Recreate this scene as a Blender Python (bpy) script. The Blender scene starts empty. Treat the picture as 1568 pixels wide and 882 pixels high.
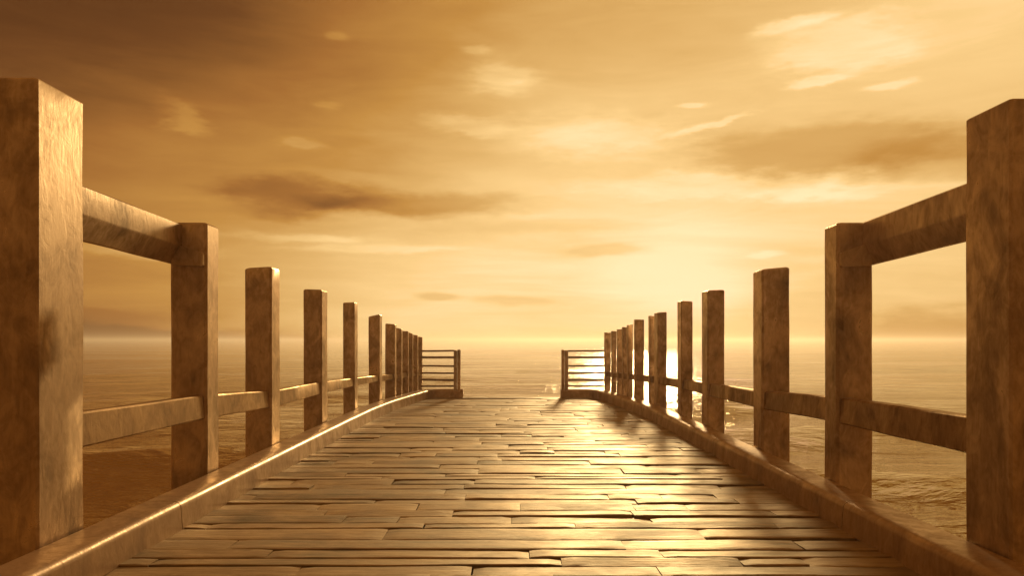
import bpy, bmesh, math, random
from mathutils import Vector, noise

SC = bpy.context.scene
COL = SC.collection
R = random.Random(7)

# ------------------------------------------------------------------ camera numbers
F = 1150.0            # focal length in photo pixels (photo is 1568 wide)
EYE = 1.235           # eye height above the deck
ZC = 0.18             # kerb height
CU, CV = 784.0, 521.0 # vanishing point of the pier in the photo

# ------------------------------------------------------------------ helpers
def link(o, parent=None):
    COL.objects.link(o)
    if parent: o.parent = parent
    return o

def empty(name, loc=(0, 0, 0)):
    o = bpy.data.objects.new(name, None)
    o.location = loc
    o.empty_display_size = 0.2
    return link(o)

def tag(o, label=None, cat=None, group=None, kind=None):
    if label: o['label'] = label
    if cat: o['category'] = cat
    if group: o['group'] = group
    if kind: o['kind'] = kind
    return o

def mesh_obj(name, verts, faces, mat, parent=None, smooth=True, sharp=35, loc=None):
    me = bpy.data.meshes.new(name)
    me.from_pydata([tuple(v) for v in verts], [], faces)
    bm = bmesh.new(); bm.from_mesh(me)
    bmesh.ops.recalc_face_normals(bm, faces=bm.faces[:])
    bm.to_mesh(me); bm.free()
    if smooth:
        for p in me.polygons: p.use_smooth = True
        me.set_sharp_from_angle(angle=math.radians(sharp))
    me.materials.append(mat)
    o = bpy.data.objects.new(name, me)
    if loc is not None:
        o.location = loc
    return link(o, parent)

def lerp(a, b, t): return a + (b - a) * t

def curve(pts, y):
    if y <= pts[0][0]: return pts[0][1]
    for (a, va), (b, vb) in zip(pts, pts[1:]):
        if y <= b:
            t = (y - a) / (b - a)
            return lerp(va, vb, t)
    return pts[-1][1]

XO = [(0, 2.40), (9.5, 2.40), (11.5, 2.385), (12.5, 2.345), (13.4, 2.28), (14.1, 2.20), (14.7, 2.13),
      (15.2, 2.07), (15.8, 1.99), (16.3, 1.93)]
def xo(y): return curve(XO, y)

# ------------------------------------------------------------------ node helpers
class N:
    """tiny expression builder on Math nodes"""
    def __init__(s, nt, sock): s.nt, s.s = nt, sock
    def _op(s, op, *o):
        n = s.nt.nodes.new('ShaderNodeMath'); n.operation = op
        for i, v in enumerate((s,) + o):
            if isinstance(v, N): s.nt.links.new(v.s, n.inputs[i])
            else: n.inputs[i].default_value = v
        return N(s.nt, n.outputs[0])
    def __add__(s, o): return s._op('ADD', o)
    def __radd__(s, o): return s._op('ADD', o)
    def __sub__(s, o): return s._op('SUBTRACT', o)
    def __rsub__(s, o): return s._op('MULTIPLY', -1.0)._op('ADD', o)
    def __mul__(s, o): return s._op('MULTIPLY', o)
    def __rmul__(s, o): return s._op('MULTIPLY', o)
    def __truediv__(s, o): return s._op('DIVIDE', o)
    def pw(s, o): return s._op('POWER', o)
    def exp(s): return s._op('EXPONENT')
    def mx(s, o): return s._op('MAXIMUM', o)
    def mn(s, o): return s._op('MINIMUM', o)
    def absv(s): return s._op('ABSOLUTE')
    def smooth(s, a, b):
        n = s.nt.nodes.new('ShaderNodeMapRange'); n.interpolation_type = 'SMOOTHSTEP'
        s.nt.links.new(s.s, n.inputs[0])
        n.inputs[1].default_value = a; n.inputs[2].default_value = b
        return N(s.nt, n.outputs[0])

def srgb(r, g, b, a=1.0):
    def f(c):
        c /= 255.0
        return c / 12.92 if c <= 0.04045 else ((c + 0.055) / 1.055) ** 2.4
    return (f(r), f(g), f(b), a)

def fill_ramp(ramp, stops):
    els = ramp.elements
    while len(els) > 1: els.remove(els[-1])
    els[0].position, els[0].color = stops[0]
    for p, c in stops[1:]:
        e = els.new(p); e.color = c

def noise_tex(nt, vec, scale, detail=4, rough=0.55, distortion=0.0):
    n = nt.nodes.new('ShaderNodeTexNoise')
    n.inputs['Scale'].default_value = scale
    n.inputs['Detail'].default_value = detail
    n.inputs['Roughness'].default_value = rough
    n.inputs['Distortion'].default_value = distortion
    if vec is not None: nt.links.new(vec, n.inputs['Vector'])
    return n

# ------------------------------------------------------------------ world: sepia evening sky
SUN_AZ, SUN_EL = 9.5, 16.0      # degrees right of the pier axis, above the horizon

def px2ang(u, v):
    az = math.atan((u - CU) / F)
    el = math.atan((CV - v) / F * math.cos(az))
    return math.degrees(az), math.degrees(el)

def solve(A, b, lam):
    """ridge regression by normal equations, plain Gaussian elimination"""
    n = len(A[0])
    M = [[sum(A[k][i] * A[k][j] for k in range(len(A))) + (lam if i == j else 0) for j in range(n)] +
         [sum(A[k][i] * b[k] for k in range(len(A)))] for i in range(n)]
    for i in range(n):
        p = max(range(i, n), key=lambda r: abs(M[r][i])); M[i], M[p] = M[p], M[i]
        for r in range(n):
            if r != i:
                f = M[r][i] / M[i][i]
                for c in range(i, n + 1): M[r][c] -= f * M[i][c]
    return [M[i][n] / M[i][i] for i in range(n)]

def build_world():
    w = bpy.data.worlds.new('World'); SC.world = w
    w.use_nodes = True
    nt = w.node_tree; nt.nodes.clear()
    L = nt.links
    tc = nt.nodes.new('ShaderNodeTexCoord')
    sep = nt.nodes.new('ShaderNodeSeparateXYZ'); L.new(tc.outputs['Generated'], sep.inputs[0])
    x, y, z = (N(nt, sep.outputs[i]) for i in range(3))
    D = 180 / math.pi
    az = x._op('ARCTAN2', y) * D
    el = z.mx(-1.0).mn(1.0)._op('ARCSINE') * D
    # cloud-plane coordinates: streaks flatten towards the horizon as a real cloud deck does
    cz = z.mx(0.0) + 0.10
    px, py = x / cz, y / cz
    def comb(a, b, c=0.0):
        n = nt.nodes.new('ShaderNodeCombineXYZ')
        for i, v in enumerate((a, b, c)):
            if isinstance(v, N): L.new(v.s, n.inputs[i])
            else: n.inputs[i].default_value = v
        return n.outputs[0]
    ang = comb(az * 0.055, el * 0.17)
    wn = noise_tex(nt, ang, 2.2, 5, 0.55)
    wsep = nt.nodes.new('ShaderNodeSeparateColor'); L.new(wn.outputs['Color'], wsep.inputs[0])
    wa = N(nt, wsep.outputs[0]) - 0.5
    we = N(nt, wsep.outputs[1]) - 0.5
    wn2 = noise_tex(nt, comb(az * 0.22, el * 0.75, 4.0), 2.2, 6, 0.6)
    wsep2 = nt.nodes.new('ShaderNodeSeparateColor'); L.new(wn2.outputs['Color'], wsep2.inputs[0])
    wa2 = N(nt, wsep2.outputs[0]) - 0.5
    we2 = N(nt, wsep2.outputs[1]) - 0.5
    ab = az + wa * 5.0
    eb = el + we * 4.0

    base = 0.36
    pts = [(50, 40, .22), (150, 30, .24), (300, 60, .25), (300, 130, .32), (450, 150, .40), (450, 60, .36), (600, 100, .50), (600, 30, .46),
           (700, 50, .53), (784, 20, .57), (900, 100, .67), (1100, 50, .70), (1300, 100, .77), (1450, 60, .78), (1540, 20, .82),
           (700, 190, .70), (900, 240, .84), (550, 250, .54), (300, 250, .45), (200, 250, .42), (350, 420, .58), (200, 400, .55),
           (60, 300, .40), (40, 450, .45), (200, 450, .47), (200, 510, .42), (450, 400, .68), (600, 400, .77), (600, 480, .76), (700, 500, .83), (784, 490, .84),
           (784, 400, .75), (900, 400, .77), (900, 320, .79), (900, 480, .80), (1040, 430, .80), (1100, 400, .78), (1200, 320, .78), (1200, 420, .76), (1200, 480, .73), (1400, 400, .83),
           (1420, 320, .82), (1400, 500, .70), (1540, 450, .72), (1100, 150, .76), (1300, 180, .76), (1500, 150, .73), (1540, 300, .74),
           (-300, 50, .20), (-300, 300, .30), (-300, 500, .36), (1900, 50, .66), (1900, 300, .62), (1900, 480, .60),
           (200, -200, .24), (784, -200, .46), (1300, -200, .68), (400, -500, .30), (784, -500, .40), (1200, -500, .52)]
    cents = [(a, e) for a in (-50, -36, -24, -12, 0, 12, 24, 36, 50) for e in (0, 10, 22, 38)]
    SA, SE = 11.0, 9.5
    rows, rhs = [], []
    for u, v, s in pts:
        a, e = px2ang(u, v)
        rows.append([math.exp(-((a - ca) / SA) ** 2 - ((e - ce) / (SE if ce < 30 else 14)) ** 2) for ca, ce in cents])
        rhs.append(s - base)
    ws = solve(rows, rhs, 0.02)
    S = None
    for (ca, ce), wgt in zip(cents, ws):
        if abs(wgt) < 1e-3: continue
        da = (ab - ca) * (1 / SA); de = (eb - ce) * (1 / (SE if ce < 30 else 14))
        t = ((da * da + de * de) * -1.0).exp() * wgt
        S = t if S is None else S + t
    S = S + base
    # sky behind and beside the viewer: dim brown evening
    back = y.smooth(0.25, -0.5)
    S = S + back * (el.smooth(2.0, 26.0) * 0.27 - 0.15)

    # broken high cloud
    fb = noise_tex(nt, comb(px * 0.55, py * 1.3, 3.0), 1.0, 8, 0.58, 0.5)
    f1 = N(nt, fb.outputs['Fac']) - 0.5
    fb2 = noise_tex(nt, comb(az * 0.045, el * 0.26, 7.0), 1.6, 7, 0.6, 0.7)
    f2 = N(nt, fb2.outputs['Fac']) - 0.5
    front = y.smooth(-0.1, 0.5)
    lowfade = el.smooth(-0.2, 3.0)
    S = S + (f1 * 0.11 + f2 * 0.13) * front * (lowfade * 0.8 + 0.2)

    # clouds that stand at definite bearings: (u, v, half width, half height, amount, soft 0..1, tilt)
    feats = [
        (455, 297, 140, 25, -0.17, .6, 0.0), (640, 312, 165, 17, -0.16, .6, 0.02), (430, 326, 55, 9, -0.07, .5, 0.0),
        (1270, 226, 235, 40, -0.155, .55, 0.04), (1450, 240, 150, 42, -0.09, .5, 0.0),
        (1295, 66, 130, 38, 0.11, .6, 0.03), (1215, 36, 60, 10, 0.10, .4, -0.1), (1250, 122, 45, 6, 0.09, .4, 0), (1365, 132, 45, 5, 0.08, .4, 0), (1058, 161, 26, 4, 0.09, .3, 0),
        (775, 118, 55, 25, 0.13, .7, 0.1), (725, 77, 25, 6, .08, .5, 0), (520, 57, 22, 5, .08, .6, 0), (283, 186, 42, 20, 0.10, .7, 0.25),
        (455, 220, 36, 8, .08, .6, 0), (500, 159, 20, 6, .06, .6, 0),
        (720, 190, 70, 14, 0.09, .6, 0.05), (900, 212, 150, 30, 0.09, .7, 0.02), (1120, 282, 260, 20, .05, .7, .03), (1090, 190, 60, 5, 0.10, .4, -0.22),
        (670, 455, 34, 6, -0.09, .4, 0.0), (790, 462, 70, 8, -0.07, .5, 0.02), (925, 381, 75, 10, -0.08, .5, -0.03), (850, 345, 160, 8, -.04, .6, 0),
        (200, 512, 260, 17, -0.16, .5, 0.0), (60, 480, 240, 14, -0.07, .5, 0.0), (420, 522, 90, 7, -0.12, .5, 0), (1440, 506, 160, 30, -0.15, .5, 0.0), (1210, 524, 90, 6, -0.09, .5, 0.0),
        (200, 380, 140, 12, .08, .6, 0.02), (470, 362, 120, 8, .09, .6, 0.02), (560, 380, 130, 7, .07, .6, -0.02), (1330, 290, 200, 10, .05, .6, 0.04), (1165, 390, 28, 5, .06, .5, 0),
    ]
    for u, v, hu, hv, amp, soft, tilt in feats:
        a0, e0 = px2ang(u, v)
        c = math.cos(math.radians(a0))
        sa = math.degrees(hu / F) * c * c; se = math.degrees(hv / F) * c
        k = min(1.0, hv / 20.0); h1 = (1.3 if hv < 22 else 0.7) if amp > 0 else 0.5
        A = az + wa * (1.0 + 6.0 * k) + wa2 * sa * h1; E = el + we * (0.5 + 2.4 * k) + we2 * se * h1 * 1.3
        da = (A - a0)
        de = (E - e0) + da * (tilt)
        g = ((da * (1 / sa)).pw(2.0) * -1.0 - (de * (1 / se)).pw(2.0)).exp()
        g = g.smooth(0.04, 0.45 + 0.6 * soft)
        S = S + g * amp * (f2 * 0.9 + 1.0)
    # bright core of the veiled sun
    da, de = (az - px2ang(1035, 0)[0]) * (1 / 6.3), (el - 4.0) * (1 / 4.6)
    S = S + ((da * da + de * de) * -1.0).exp() * 0.16
    # the real sky model lends its own brightening towards the sun
    sky = nt.nodes.new('ShaderNodeTexSky'); sky.sky_type = 'NISHITA'; sky.sun_disc = False
    sky.sun_elevation = math.radians(SUN_EL); sky.sun_rotation = math.radians(SUN_AZ)
    sky.dust_density = 4.0
    bw = nt.nodes.new('ShaderNodeRGBToBW'); L.new(sky.outputs[0], bw.inputs[0])
    S = S + N(nt, bw.outputs[0]).mn(6.0) * 0.004
    ramp = nt.nodes.new('ShaderNodeValToRGB')
    fill_ramp(ramp.color_ramp, [(0.0, srgb(30, 14, 6)), (.114, srgb(58, 29, 14)), (.267, srgb(112, 68, 32)), (.42, srgb(165, 108, 50)), (.55, srgb(196, 140, 67)),
              (.69, srgb(225, 176, 104)), (.816, (.97, .63, .25, 1)), (.92, (1.38, .83, .46, 1)), (1.0, (1.45, .86, .50, 1))])
    L.new(S.s, ramp.inputs[0])
    bg = nt.nodes.new('ShaderNodeBackground'); L.new(ramp.outputs[0], bg.inputs[0]); bg.inputs[1].default_value = 1.0
    out = nt.nodes.new('ShaderNodeOutputWorld'); L.new(bg.outputs[0], out.inputs[0])
    w.cycles.sampling_method = 'MANUAL'; w.cycles.sample_map_resolution = 1024
build_world()

# ------------------------------------------------------------------ materials
def base_mat(name):
    m = bpy.data.materials.new(name); m.use_nodes = True
    return m, m.node_tree, m.node_tree.nodes['Principled BSDF']

def mapping(nt, src, scale, loc=(0, 0, 0)):
    mp = nt.nodes.new('ShaderNodeMapping'); nt.links.new(src, mp.inputs[0])
    mp.inputs['Scale'].default_value = scale; mp.inputs['Location'].default_value = loc
    return mp.outputs[0]

def geo_pos(nt): return nt.nodes.new('ShaderNodeNewGeometry').outputs['Position']

def timber(name, dark, mid, light, rough, metal, bumpd, seed=0.0):
    """weathered, oiled, burnished timber: blotches, brush-like scuffs and fine grain"""
    m, nt, b = base_mat(name); L = nt.links
    pos = geo_pos(nt)
    n1 = noise_tex(nt, mapping(nt, pos, (1, 1, .75), (seed, 0, 0)), 3.1, 7, 0.62, 0.9)
    n2 = noise_tex(nt, mapping(nt, pos, (1, 1, .55), (0, seed, 0)), 13.0, 5, 0.6, 1.4)
    n3 = noise_tex(nt, mapping(nt, pos, (1, 1, .12)), 70.0, 3, 0.5)
    s = (N(nt, n1.outputs[0]) * 0.62 + N(nt, n2.outputs[0]) * 0.30 + N(nt, n3.outputs[0]) * 0.08)
    r = nt.nodes.new('ShaderNodeValToRGB')
    fill_ramp(r.color_ramp, [(.30, dark), (.47, mid), (.66, light)])
    L.new(s.s, r.inputs[0]); L.new(r.outputs[0], b.inputs['Base Color'])
    rr = (s - 0.5) * -0.9 + rough
    L.new(rr.mx(0.12).mn(0.9).s, b.inputs['Roughness'])
    b.inputs['Metallic'].default_value = metal
    b.inputs['Specular Tint'].default_value = (1, .86, .62, 1)
    hb = N(nt, n2.outputs[0]) * 0.6 + N(nt, n1.outputs[0]) * 0.8 + N(nt, n3.outputs[0]) * 0.12
    bp = nt.nodes.new('ShaderNodeBump'); bp.inputs['Strength'].default_value = 0.55; bp.inputs['Distance'].default_value = bumpd
    L.new(hb.s, bp.inputs['Height']); L.new(bp.outputs[0], b.inputs['Normal'])
    return m

M_POST = timber('burnished_post_timber', (.13, .08, .045, 1), (.38, .27, .175, 1), (.72, .57, .42, 1), .38, .65, .004)
M_RAIL = timber('burnished_rail_timber', (.10, .058, .028, 1), (.25, .155, .085, 1), (.46, .32, .19, 1), .48, .75, .006, 5.0)
M_RAIL.node_tree.nodes['Principled BSDF'].inputs['Specular IOR Level'].default_value = 0.25
M_BEAM = timber('burnished_beam_timber', (.15, .10, .06, 1), (.42, .31, .21, 1), (.72, .58, .44, 1), .40, .6, .005, 3.0)
M_KERB = timber('polished_kerb_timber', (.17, .10, .055, 1), (.34, .22, .125, 1), (.52, .37, .235, 1), .42, .4, .005, 9.0)

def deck_mat():
    m, nt, b = base_mat('worn_deck_board'); L = nt.links
    g = nt.nodes.new('ShaderNodeNewGeometry'); pos = g.outputs['Position']
    rnd = N(nt, g.outputs['Random Per Island'])
    grain = noise_tex(nt, mapping(nt, pos, (.7, 7, 3)), 5.0, 6, 0.6, 0.6)
    blot = noise_tex(nt, mapping(nt, pos, (.8, 1.3, 1)), 2.4, 5, 0.6, 0.6)
    fine = noise_tex(nt, mapping(nt, pos, (2, 26, 4)), 9.0, 4, 0.55)
    s = N(nt, grain.outputs[0]) * 0.40 + N(nt, blot.outputs[0]) * 0.40 + rnd * 0.16 + N(nt, fine.outputs[0]) * .1
    r = nt.nodes.new('ShaderNodeValToRGB')
    fill_ramp(r.color_ramp, [(.36, (.035, .018, .008, 1)), (.46, (.13, .078, .036, 1)), (.54, (.23, .145, .072, 1)), (.68, (.40, .28, .155, 1))])
    L.new(s.s, r.inputs[0]); L.new(r.outputs[0], b.inputs['Base Color'])
    rr = N(nt, blot.outputs[0]) * -0.5 + N(nt, grain.outputs[0]) * 0.25 + 0.66
    L.new(rr.mx(.2).mn(.8).s, b.inputs['Roughness'])
    b.inputs['Metallic'].default_value = 0.3
    b.inputs['IOR'].default_value = 2.3
    b.inputs['Specular Tint'].default_value = (1, .88, .58, 1)
    h = N(nt, grain.outputs[0]) * 0.9 + N(nt, fine.outputs[0]) * 0.35 + N(nt, blot.outputs[0]) * 0.8
    bp = nt.nodes.new('ShaderNodeBump'); bp.inputs['Strength'].default_value = 0.6; bp.inputs['Distance'].default_value = 0.009
    L.new(h.s, bp.inputs['Height']); L.new(bp.outputs[0], b.inputs['Normal'])
    return m
M_DECK = deck_mat()

def water_mat():
    m, nt, b = base_mat('sea_water'); L = nt.links
    pos = geo_pos(nt)
    b.inputs['Base Color'].default_value = (.20, .088, .016, 1)
    b.inputs['Roughness'].default_value = 0.04
    b.inputs['IOR'].default_value = 3.0
    b.inputs['Specular Tint'].default_value = (1, .86, .45, 1)
    n1 = noise_tex(nt, mapping(nt, pos, (.45, 1.15, 1)), 1.1, 5, 0.6, 0.5)
    n2 = noise_tex(nt, mapping(nt, pos, (.5, 1.4, 1), (4, 2, 0)), 4.5, 4, 0.55, 0.6)
    n3 = noise_tex(nt, mapping(nt, pos, (.06, .14, 1), (1, 7, 0)), 1.0, 4, 0.6, 0.4)
    n4 = noise_tex(nt, mapping(nt, pos, (.24, .5, 1), (1, 7, 0)), 1.0, 4, 0.6, 0.5)
    vl = nt.nodes.new('ShaderNodeVectorMath'); vl.operation = 'LENGTH'; L.new(pos, vl.inputs[0])
    far = N(nt, vl.outputs['Value']) * (1 / 50.0) + 1.0      # ripples average out with distance
    h = N(nt, n1.outputs[0]) * 0.30 + N(nt, n2.outputs[0]) * 0.05 + N(nt, n3.outputs[0]) * 0.40 + N(nt, n4.outputs[0]) * .36
    bp = nt.nodes.new('ShaderNodeBump'); bp.inputs['Strength'].default_value = 0.75
    bp.inputs['Distance'].default_value = 1.0
    L.new((h / far).s, bp.inputs['Height']); L.new(bp.outputs[0], b.inputs['Normal'])
    return m
M_WATER = water_mat()

# ------------------------------------------------------------------ sea
WATER_Z = -0.75
def build_sea():
    nr, na = 250, 320
    r0, r1 = 1.2, 6000.0
    waves = [(5.5, .125, 8, 0.3), (3.4, .085, -14, 1.7), (2.1, .045, 22, 4.1), (1.25, .026, -6, 2.2), (.8, .014, 34, 5.0), (8.5, .09, -22, 2.9), (11.0, .08, -4, .9), (26, .10, 12, 3.3)]
    V, Fc = [], []
    for i in range(nr):
        r = r0 * (r1 / r0) ** (i / (nr - 1))
        dr = r * (math.log(r1 / r0) / (nr - 1))
        for j in range(na):
            t = 2 * math.pi * j / na
            x, y = r * math.sin(t), r * math.cos(t)
            z = 0.0
            if r < 400:
                wx = noise.noise(Vector((x * .22, y * .22, 0))) * 1.6
                gust = 0.65 + 0.7 * noise.noise(Vector((x * .08, y * .15, 5)))
                for lam, amp, deg, ph in waves:
                    k = lam / (3.2 * dr)
                    if k < 1: continue
                    d = math.radians(deg)
                    q = (x * math.sin(d) + y * math.cos(d) + wx) * 2 * math.pi / lam + ph
                    z += amp * min(1, k - 1) * gust * (1 - abs(math.sin(q * .5)) * 2 + .27)
            V.append((x, y, z + WATER_Z))
    for i in range(nr - 1):
        for j in range(na):
            k = (j + 1) % na
            Fc.append((i * na + j, i * na + k, (i + 1) * na + k, (i + 1) * na + j))
    c = len(V); V.append((0, 0, WATER_Z))
    for j in range(na): Fc.append((c, (j + 1) % na, j))
    o = mesh_obj('sea', V, Fc, M_WATER, sharp=180)
    tag(o, 'rippled golden sea stretching to the horizon around the pier', kind='structure')
build_sea()

# ------------------------------------------------------------------ deck
Y0, Y1 = -2.5, 16.32
def build_deck():
    V, Fc = [], []
    def board(x0, x1, y0, y1, z, tx, ty, ends):
        nx = max(4, int((x1 - x0) / 0.07))
        sd = R.random() * 100
        ym = (y0 + y1) / 2; hd = (y1 - y0) / 2
        fr = [-1, -.9, -.55, 0, .55, .9, 1]
        top = len(V); rows = len(fr)
        er = R.uniform(.03, .12); es = R.uniform(.04, .22) * ends
        for i in range(nx + 1):
            t = i / nx; x = lerp(x0, x1, t)
            de = min(x - x0, x1 - x)
            sh = 1 - es * max(0, 1 - de / er) ** 2
            ja = noise.noise(Vector((x * 1.9, sd, 0))) * .016 + noise.noise(Vector((x * 7, sd, 4))) * .006
            jb = noise.noise(Vector((x * 1.9, sd, 9))) * .016 + noise.noise(Vector((x * 7, sd, 13))) * .006
            for f in fr:
                yy = ym + f * hd * sh + (ja if f < 0 else jb) * abs(f)
                zz = z + tx * (t - .5) + ty * f + noise.noise(Vector((x * 2.2, yy * 5, sd))) * .0035
                ed = 0.005 if abs(f) == 1 else 0.0
                if de < 0.001: ed = max(ed, .005)
                V.append((x, yy, zz - ed))
        for i in range(nx):
            for j in range(rows - 1):
                a = top + i * rows + j
                Fc.append((a, a + rows, a + rows + 1, a + 1))
        # skirt
        loop = [top + i * rows for i in range(nx + 1)] + [top + nx * rows + j for j in range(1, rows)] + \
               [top + i * rows + rows - 1 for i in range(nx - 1, -1, -1)] + [top + j for j in range(rows - 2, 0, -1)]
        b0 = len(V)
        for k in loop:
            v = V[k]; V.append((v[0], v[1], z - .07))
        n = len(loop)
        for k in range(n):
            Fc.append((loop[k], loop[(k + 1) % n], b0 + (k + 1) % n, b0 + k))
    y = Y0
    while y < Y1 - .08:
        d = R.choice([R.uniform(.11, .17), R.uniform(.16, .24), R.uniform(.22, .30)])
        if y + d > Y1 - .1: d = Y1 - y
        half = xo(y + d / 2) - .012
        x = -half
        rz = R.uniform(-.003, .003)
        rowgap = R.choice([.001, .001, .001, .002, .007])
        while x < half - .01:
            ln = R.choice([R.uniform(.35, .8), R.uniform(.7, 1.5), R.uniform(1.2, 2.4)])
            if half - (x + ln) < .35: ln = half - x
            g = rowgap if R.random() < .86 else R.uniform(.010, .028)
            hole = R.random() < .035 and 3 < y < 14
            z = rz + R.gauss(0, .0025) + (R.uniform(.003, .008) if R.random() < .15 else 0)
            ends = 1 if R.random() < .16 else .05
            if hole:
                board(x, x + ln, y + .07, y + d, z, 0, 0, .2)
            else:
                board(x + .002, x + ln - R.choice([.001, .002, .008]), y + g * .5, y + d - g * .3, z, R.gauss(0, .004), R.gauss(0, .0035), ends)
            x += ln
        y += d
    # bearers underneath
    def box(x0, x1, y0, y1, z0, z1):
        k = len(V)
        for zz in (z0, z1):
            V.extend([(x0, y0, zz), (x1, y0, zz), (x1, y1, zz), (x0, y1, zz)])
        for f in ((0, 3, 2, 1), (4, 5, 6, 7), (0, 1, 5, 4), (1, 2, 6, 5), (2, 3, 7, 6), (3, 0, 4, 7)):
            Fc.append(tuple(k + q for q in f))
    for bx in (-1.7, -.85, 0, .85, 1.7):
        box(bx - .09, bx + .09, Y0 + .02, Y1 - .05, -.32, -.085)
    o = mesh_obj('boardwalk', V, Fc, M_DECK, sharp=28)
    tag(o, 'worn plank boardwalk running out to the open sea', kind='structure')
build_deck()

# ------------------------------------------------------------------ kerbs
def build_kerb(side, label):
    ys = [Y0, -1.2] + [0 + .35 * i for i in range(0, 45)]
    path = [(xo(yy) - .125, yy) for yy in ys if yy < 15.75]
    path += [(1.865, 15.86), (1.815, 16.0), (1.74, 16.11), (1.62, 16.17), (1.45, 16.19), (1.2, 16.195), (1.05, 16.195)]
    # profile: a = distance from the outer edge towards the deck, z
    prof = [(0, -.30), (0, ZC - .012), (.010, ZC), (.10, ZC + .003), (.185, ZC + .002), (.205, ZC - .001), (.219, ZC - .007), (.230, ZC - .016),
            (.237, ZC - .028), (.240, ZC - .045), (.246, .05), (.25, -.006)]
    n = len(path)
    nrm = []
    for i in range(n):
        a = Vector(path[max(0, i - 1)]); b = Vector(path[min(n - 1, i + 1)])
        t = (b - a).normalized(); nrm.append(Vector((-t.y, t.x)))   # towards the deck for the right-hand path
    root = empty('kerb_beam', (side * 2.3, 0, 0))
    tag(root, label, 'kerb', 'kerb beams along the pier edges')
    cuts = []
    seams = [Y0, 1.1, 4.62, 7.9, 11.2, 14.3]
    def prof_len(k): return len(prof)
    segs = []
    cur = []
    si = 1
    for i, p in enumerate(path):
        cur.append(i)
        if si < len(seams) and p[1] >= seams[si] and i < n - 9:
            segs.append(cur); cur = [i]; si += 1
    segs.append(cur)
    for q, ids in enumerate(segs):
        V, Fc = [], []
        m = len(prof)
        for k, i in enumerate(ids):
            p = Vector(path[i]); nn = nrm[i]
            gap = 0
            t = Vector((nn.y, -nn.x))
            if k == 0 and q > 0: gap = .004
            if k == len(ids) - 1 and q < len(segs) - 1: gap = -.004
            wob = noise.noise(Vector((i * .4, side * 3, 1))) * .0012
            wz = noise.noise(Vector((i * .5, side * 3, 7))) * .002
            for (a, z) in prof:
                c = p + nn * (a - .125 + (wob if a > .05 else 0)) + t * gap
                V.append((c.x * side - side * 2.3, c.y, z + (wz if z > .05 else 0)))
        for k in range(len(ids) - 1):
            for j in range(m - 1):
                a = k * m + j
                Fc.append((a, a + m, a + m + 1, a + 1))
            Fc.append((k * m + m - 1, (k + 1) * m + m - 1, (k + 1) * m, k * m))
        Fc.append(tuple(range(m))); Fc.append(tuple((len(ids) - 1) * m + j for j in range(m - 1, -1, -1)))
        mesh_obj('beam_section', V, Fc, M_KERB, root, sharp=40)
build_kerb(-1, 'long kerb beam on the left edge of the boardwalk, bright highlight on its rounded lip')
build_kerb(1, 'long kerb beam on the right edge of the boardwalk, dark shadow below its inner face')

# ------------------------------------------------------------------ posts
def post_mesh(w, d, z0, z1, seed, ch=0.016, lean=0.0, rise=0.0):
    """square timber, chamfered arrises, slightly uneven; origin at the middle of its section, rise: top slopes"""
    V, Fc = [], []
    hw, hd = w / 2, d / 2
    ring = [(-hw + ch, -hd), (0, -hd), (hw - ch, -hd), (hw, -hd + ch), (hw, 0), (hw, hd - ch), (hw - ch, hd), (0, hd), (-hw + ch, hd), (-hw, hd - ch), (-hw, 0), (-hw, -hd + ch)]
    m = len(ring)
    nz = max(6, int((z1 - z0) / .14))
    zs = [lerp(z0, z1 - ch, i / nz) for i in range(nz + 1)]
    for zz in zs:
        for k, (x, y) in enumerate(ring):
            j = noise.noise(Vector((seed * 7.1 + k // 3 * 3.3, zz * 2.1, k * .4))) * .0045
            s = 1 + j / max(hw, hd)
            top = max(0, (zz - z0) / (z1 - z0))
            V.append((x * s + lean * top, y * s, zz + rise * (x / hw) * (1 if zz == zs[-1] else 0)))
    for zz, ins in ((z1 - ch * .3, .45), (z1, 1.15)):
        for (x, y) in ring:
            V.append((x * (1 - ch * ins / hw) + lean, y * (1 - ch * ins / hd), zz + rise * (x / hw)))
    tot = nz + 3
    for i in range(tot - 1):
        for k in range(m):
            k2 = (k + 1) % m
            Fc.append((i * m + k, i * m + k2, (i + 1) * m + k2, (i + 1) * m + k))
    Fc.append(tuple((tot - 1) * m + k for k in range(m)))
    Fc.append(tuple(range(m - 1, -1, -1)))
    return V, Fc

def bar_mesh(p0, p1, sec, nseg=8, seed=0, jit=.004):
    """extrude a cross-section [(a, z)] (a = sideways, world x) from p0 to p1; sec may be a pair of lists"""
    V, Fc = [], []
    s0, s1 = sec if isinstance(sec, tuple) else (sec, sec)
    m = len(s0)
    for i in range(nseg + 1):
        t = i / nseg
        c = Vector(p0).lerp(Vector(p1), t)
        for k in range(m):
            a = lerp(s0[k][0], s1[k][0], t); z = lerp(s0[k][1], s1[k][1], t)
            j = noise.noise(Vector((seed + k * 2.1, t * 3.0, 2))) * jit
            V.append((c.x + a + j, c.y, c.z + z + j))
    for i in range(nseg):
        for k in range(m):
            k2 = (k + 1) % m
            Fc.append((i * m + k, i * m + k2, (i + 1) * m + k2, (i + 1) * m + k))
    Fc.append(tuple(range(m - 1, -1, -1))); Fc.append(tuple(nseg * m + k for k in range(m)))
    return V, Fc

def chamfer(poly, c):
    out = []
    n = len(poly)
    for i in range(n):
        p = Vector(poly[i]); a = Vector(poly[i - 1]); b = Vector(poly[(i + 1) % n])
        out.append(tuple(p + (a - p).normalized() * c)); out.append(tuple(p + (b - p).normalized() * c))
    return out

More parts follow.
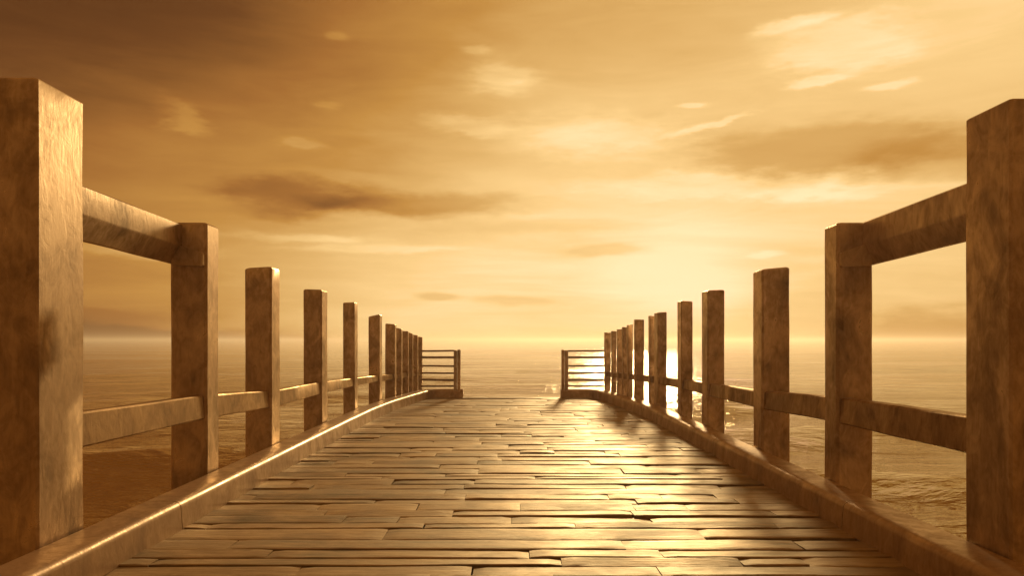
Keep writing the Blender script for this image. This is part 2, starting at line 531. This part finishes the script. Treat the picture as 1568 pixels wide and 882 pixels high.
# per side: (front-inner corner column in the photo's pixels from the axis, top row, width, depth)
LEFT = [(724, 117, .50, .415), (466, 340, .288, .255), (368, 409, .268, .285), (290, 443, .235, .30), (240, 463, .178, .24), (202, 483, .195, .26),
        (179, 496, .185, .2), (169, 503, .10, .13), (158.5, 507, .12, .13), (152, 510, .10, .12), (144.5, 513, .13, .12), (137.5, 516, .11, .12)]
RIGHT = [(762, 149, .46, .36), (496, 340, .27, .235), (382, 410, .272, .27), (298.5, 444, .212, .29), (259, 461, .165, .25), (222.6, 478, .15, .3),
         (211, 484, .11, .14), (188, 489, .165, .17), (177, 497, .10, .13), (169, 501, .12, .13), (161, 504, .11, .12), (152.5, 507, .10, .12), (141.5, 509, .13, .12)]

def corner_y(off):
    y = F * 2.4 / off
    for _ in range(60): y = .5 * y + .5 * F * xo(y) / off
    return y

def build_railing(side, spec, label, x_base):
    root = empty('railing', (x_base, 0, 0))
    tag(root, label, 'railing', 'post railings along the pier')
    P = []
    for i, (off, vtop, w, d) in enumerate(spec):
        yf = corner_y(off)
        xi = xo(yf) + .004
        zt = EYE - (vtop - CV) * yf / F
        P.append((xi, yf, w, d, zt))
        V, Fc = post_mesh(w, d, -1.6, zt, i + 20 * (side > 0), ch=min(.02, w * .075) if i else .012, lean=R.gauss(0, .004), rise=R.gauss(0, .006) if i > 1 else 0)
        cx, cy = side * (xi + w / 2) - x_base, yf + d / 2
        mesh_obj('post', V, Fc, M_POST, root, sharp=30, loc=(cx, cy, 0))
    # heavy top beam of the first bay
    a, b = P[0], P[1]
    ya, yb = a[1] + a[3] - .03, b[1] + .025
    xe = b[0] + b[2]
    poly = chamfer([(2.60, 1.985), (2.605, 2.165), (2.79, 2.165), (2.79, 1.885), (xe, EYE + xe * .2265)], .010)
    poly1 = [(x, z) for x, z in poly]
    if side < 0: poly0 = [(-x, z + .015) for x, z in poly]; poly1 = [(-x, z - .01) for x, z in poly1]
    else: poly0 = [(x, z - .02) for x, z in poly]; poly1 = [(x, z - .05) for x, z in poly1]
    V, Fc = bar_mesh((-x_base, ya, 0), (-x_base, yb, 0), (poly0, poly1), 8, 3 + side, .005)
    mesh_obj('top_rail', V, Fc, M_BEAM, root, sharp=30)
    # lap block that carries the beam end across the face of the second post
    zt = 1.90 if side < 0 else 1.86
    blk = chamfer([(b[0] + .02, zt - .085), (b[0] + .02, zt + .02), (b[0] + b[2] - .02, zt + .10), (b[0] + b[2] - .02, zt - .075)], .01)
    V, Fc = bar_mesh((-x_base, b[1] - .035, 0), (-x_base, b[1] + .02, 0), [(side * x, z) for x, z in blk], 1, 5, 0)
    mesh_obj('rail_bracket', V, Fc, M_BEAM, root, sharp=30)
    # lower rails, one per bay
    top = [(3.9, .83), (5.9, .80), (7.8, .715), (9.9, .69), (12.5, .63), (16.5, .55)]
    hgt = [(3.9, .20), (6.2, .185), (9, .15), (12.5, .11), (16.5, .09)]
    for i in range(len(P) - 1):
        a, b = P[i], P[i + 1]
        ya, yb = a[1] + a[3] - .02, b[1] + .02
        th = min(.09, min(a[2], b[2]) * .55)
        def sec(y, w):
            xin = w[0] + .018; t = curve(top, y); h = curve(hgt, y)
            return [(side * x, z) for x, z in chamfer([(xin, t - h), (xin + .012, t), (xin + th, t + .004), (xin + th, t - h)], .01)]
        V, Fc = bar_mesh((-x_base, ya, 0), (-x_base, yb, 0), (sec(ya, a), sec(yb, b)), 6, i * 3.7 + side, .004)
        mesh_obj('lower_rail', V, Fc, M_RAIL, root, sharp=30)
    return P
PL = build_railing(-1, LEFT, 'left railing of square timber posts and rails, its inner faces lit gold', -2.5)
PR = build_railing(1, RIGHT, 'right railing of square timber posts and rails, standing dark against the sun glow', 2.5)

# ------------------------------------------------------------------ low barriers closing the pier end
def build_barrier(side, x_out, x_in, label):
    yc = 16.13
    root = empty('end_barrier', (side * (x_out + x_in) / 2, yc, 0))
    tag(root, label, 'barrier', 'low slatted barriers at the pier end')
    ox = side * (x_out + x_in) / 2
    for k, xx in enumerate((x_in + .034, x_in + .110)):
        V, Fc = post_mesh(.068, .10, .0, 1.03 - .012 * k, 50 + k + side, ch=.009)
        mesh_obj('post', V, Fc, M_POST, root, sharp=30, loc=(side * xx - ox, 0, 0))
    for k, v in enumerate((537.5, 547.5, 560.5, 571.5, 582, 591.5)):
        z = EYE - (v - CV) * (yc / F)
        th = .019 + (.005 if k in (1, 4) else 0)
        x0, x1 = x_in + .13, x_out + .03
        V, Fc = [], []
        ns = 8
        for i in range(ns + 1):
            x = lerp(x0, x1, i / ns); dz = noise.noise(Vector((x * 2, k * 3.1, side))) * .008
            for dy, zz in ((-.017, -th), (.017, -th), (.017, th), (-.017, th)):
                V.append((side * x - ox, dy, z + zz + dz))
        for i in range(ns):
            for j in range(4):
                Fc.append((i * 4 + j, i * 4 + (j + 1) % 4, (i + 1) * 4 + (j + 1) % 4, (i + 1) * 4 + j))
        Fc.append((3, 2, 1, 0)); Fc.append(tuple(ns * 4 + j for j in range(4)))
        mesh_obj('slat', V, Fc, M_RAIL, root, sharp=30)
build_barrier(-1, 1.93, 1.105, 'low slatted barrier closing the left corner of the pier end')
build_barrier(1, 1.94, 1.06, 'low slatted barrier closing the right corner of the pier end, nearer the sun')

# ------------------------------------------------------------------ evening sea haze
def build_haze():
    m = bpy.data.materials.new('sea_haze'); m.use_nodes = True
    nt = m.node_tree; nt.nodes.clear()
    pv = nt.nodes.new('ShaderNodeVolumePrincipled'); out = nt.nodes.new('ShaderNodeOutputMaterial')
    pv.inputs['Color'].default_value = (1, .88, .70, 1)
    pv.inputs['Density'].default_value = 0.0016
    pv.inputs['Anisotropy'].default_value = 0.6
    nt.links.new(pv.outputs[0], out.inputs['Volume'])
    h, z0, z1 = 6200, -2.2, 4.2
    V = [(-h, -h, z0), (h, -h, z0), (h, h, z0), (-h, h, z0), (-h, -h, z1), (h, -h, z1), (h, h, z1), (-h, h, z1)]
    Fc = [(0, 3, 2, 1), (4, 5, 6, 7), (0, 1, 5, 4), (1, 2, 6, 5), (2, 3, 7, 6), (3, 0, 4, 7)]
    o = mesh_obj('haze', V, Fc, m, smooth=False)
    tag(o, 'thin golden evening haze lying over the sea and pier', kind='stuff')
build_haze()

# ------------------------------------------------------------------ sun
sl = bpy.data.lights.new('sun', 'SUN')
sl.energy = 2.4; sl.angle = math.radians(6); sl.color = (1.0, .74, .40)
so = link(bpy.data.objects.new('sun', sl))
d = Vector((math.sin(math.radians(SUN_AZ)) * math.cos(math.radians(SUN_EL)), math.cos(math.radians(SUN_AZ)) * math.cos(math.radians(SUN_EL)), math.sin(math.radians(SUN_EL))))
so.rotation_euler = d.to_track_quat('Z', 'Y').to_euler()
so.location = d * 60

# ------------------------------------------------------------------ camera
cam = bpy.data.cameras.new('camera')
cam.sensor_width = 36; cam.lens = F / 1568 * 36
cam.shift_y = (CV - 441) / 1568
cam.clip_start = .05; cam.clip_end = 20000
co = link(bpy.data.objects.new('camera', cam))
co.location = (0, 0, EYE); co.rotation_euler = (math.radians(90), 0, 0)
SC.camera = co

vs = SC.view_settings
vs.view_transform = 'Standard'; vs.look = 'None'; vs.exposure = 0.0; vs.gamma = 1.0; vs.use_curve_mapping = False
SC.render.engine = 'CYCLES'
SC.cycles.use_denoising = True
SC.cycles.max_bounces = 6
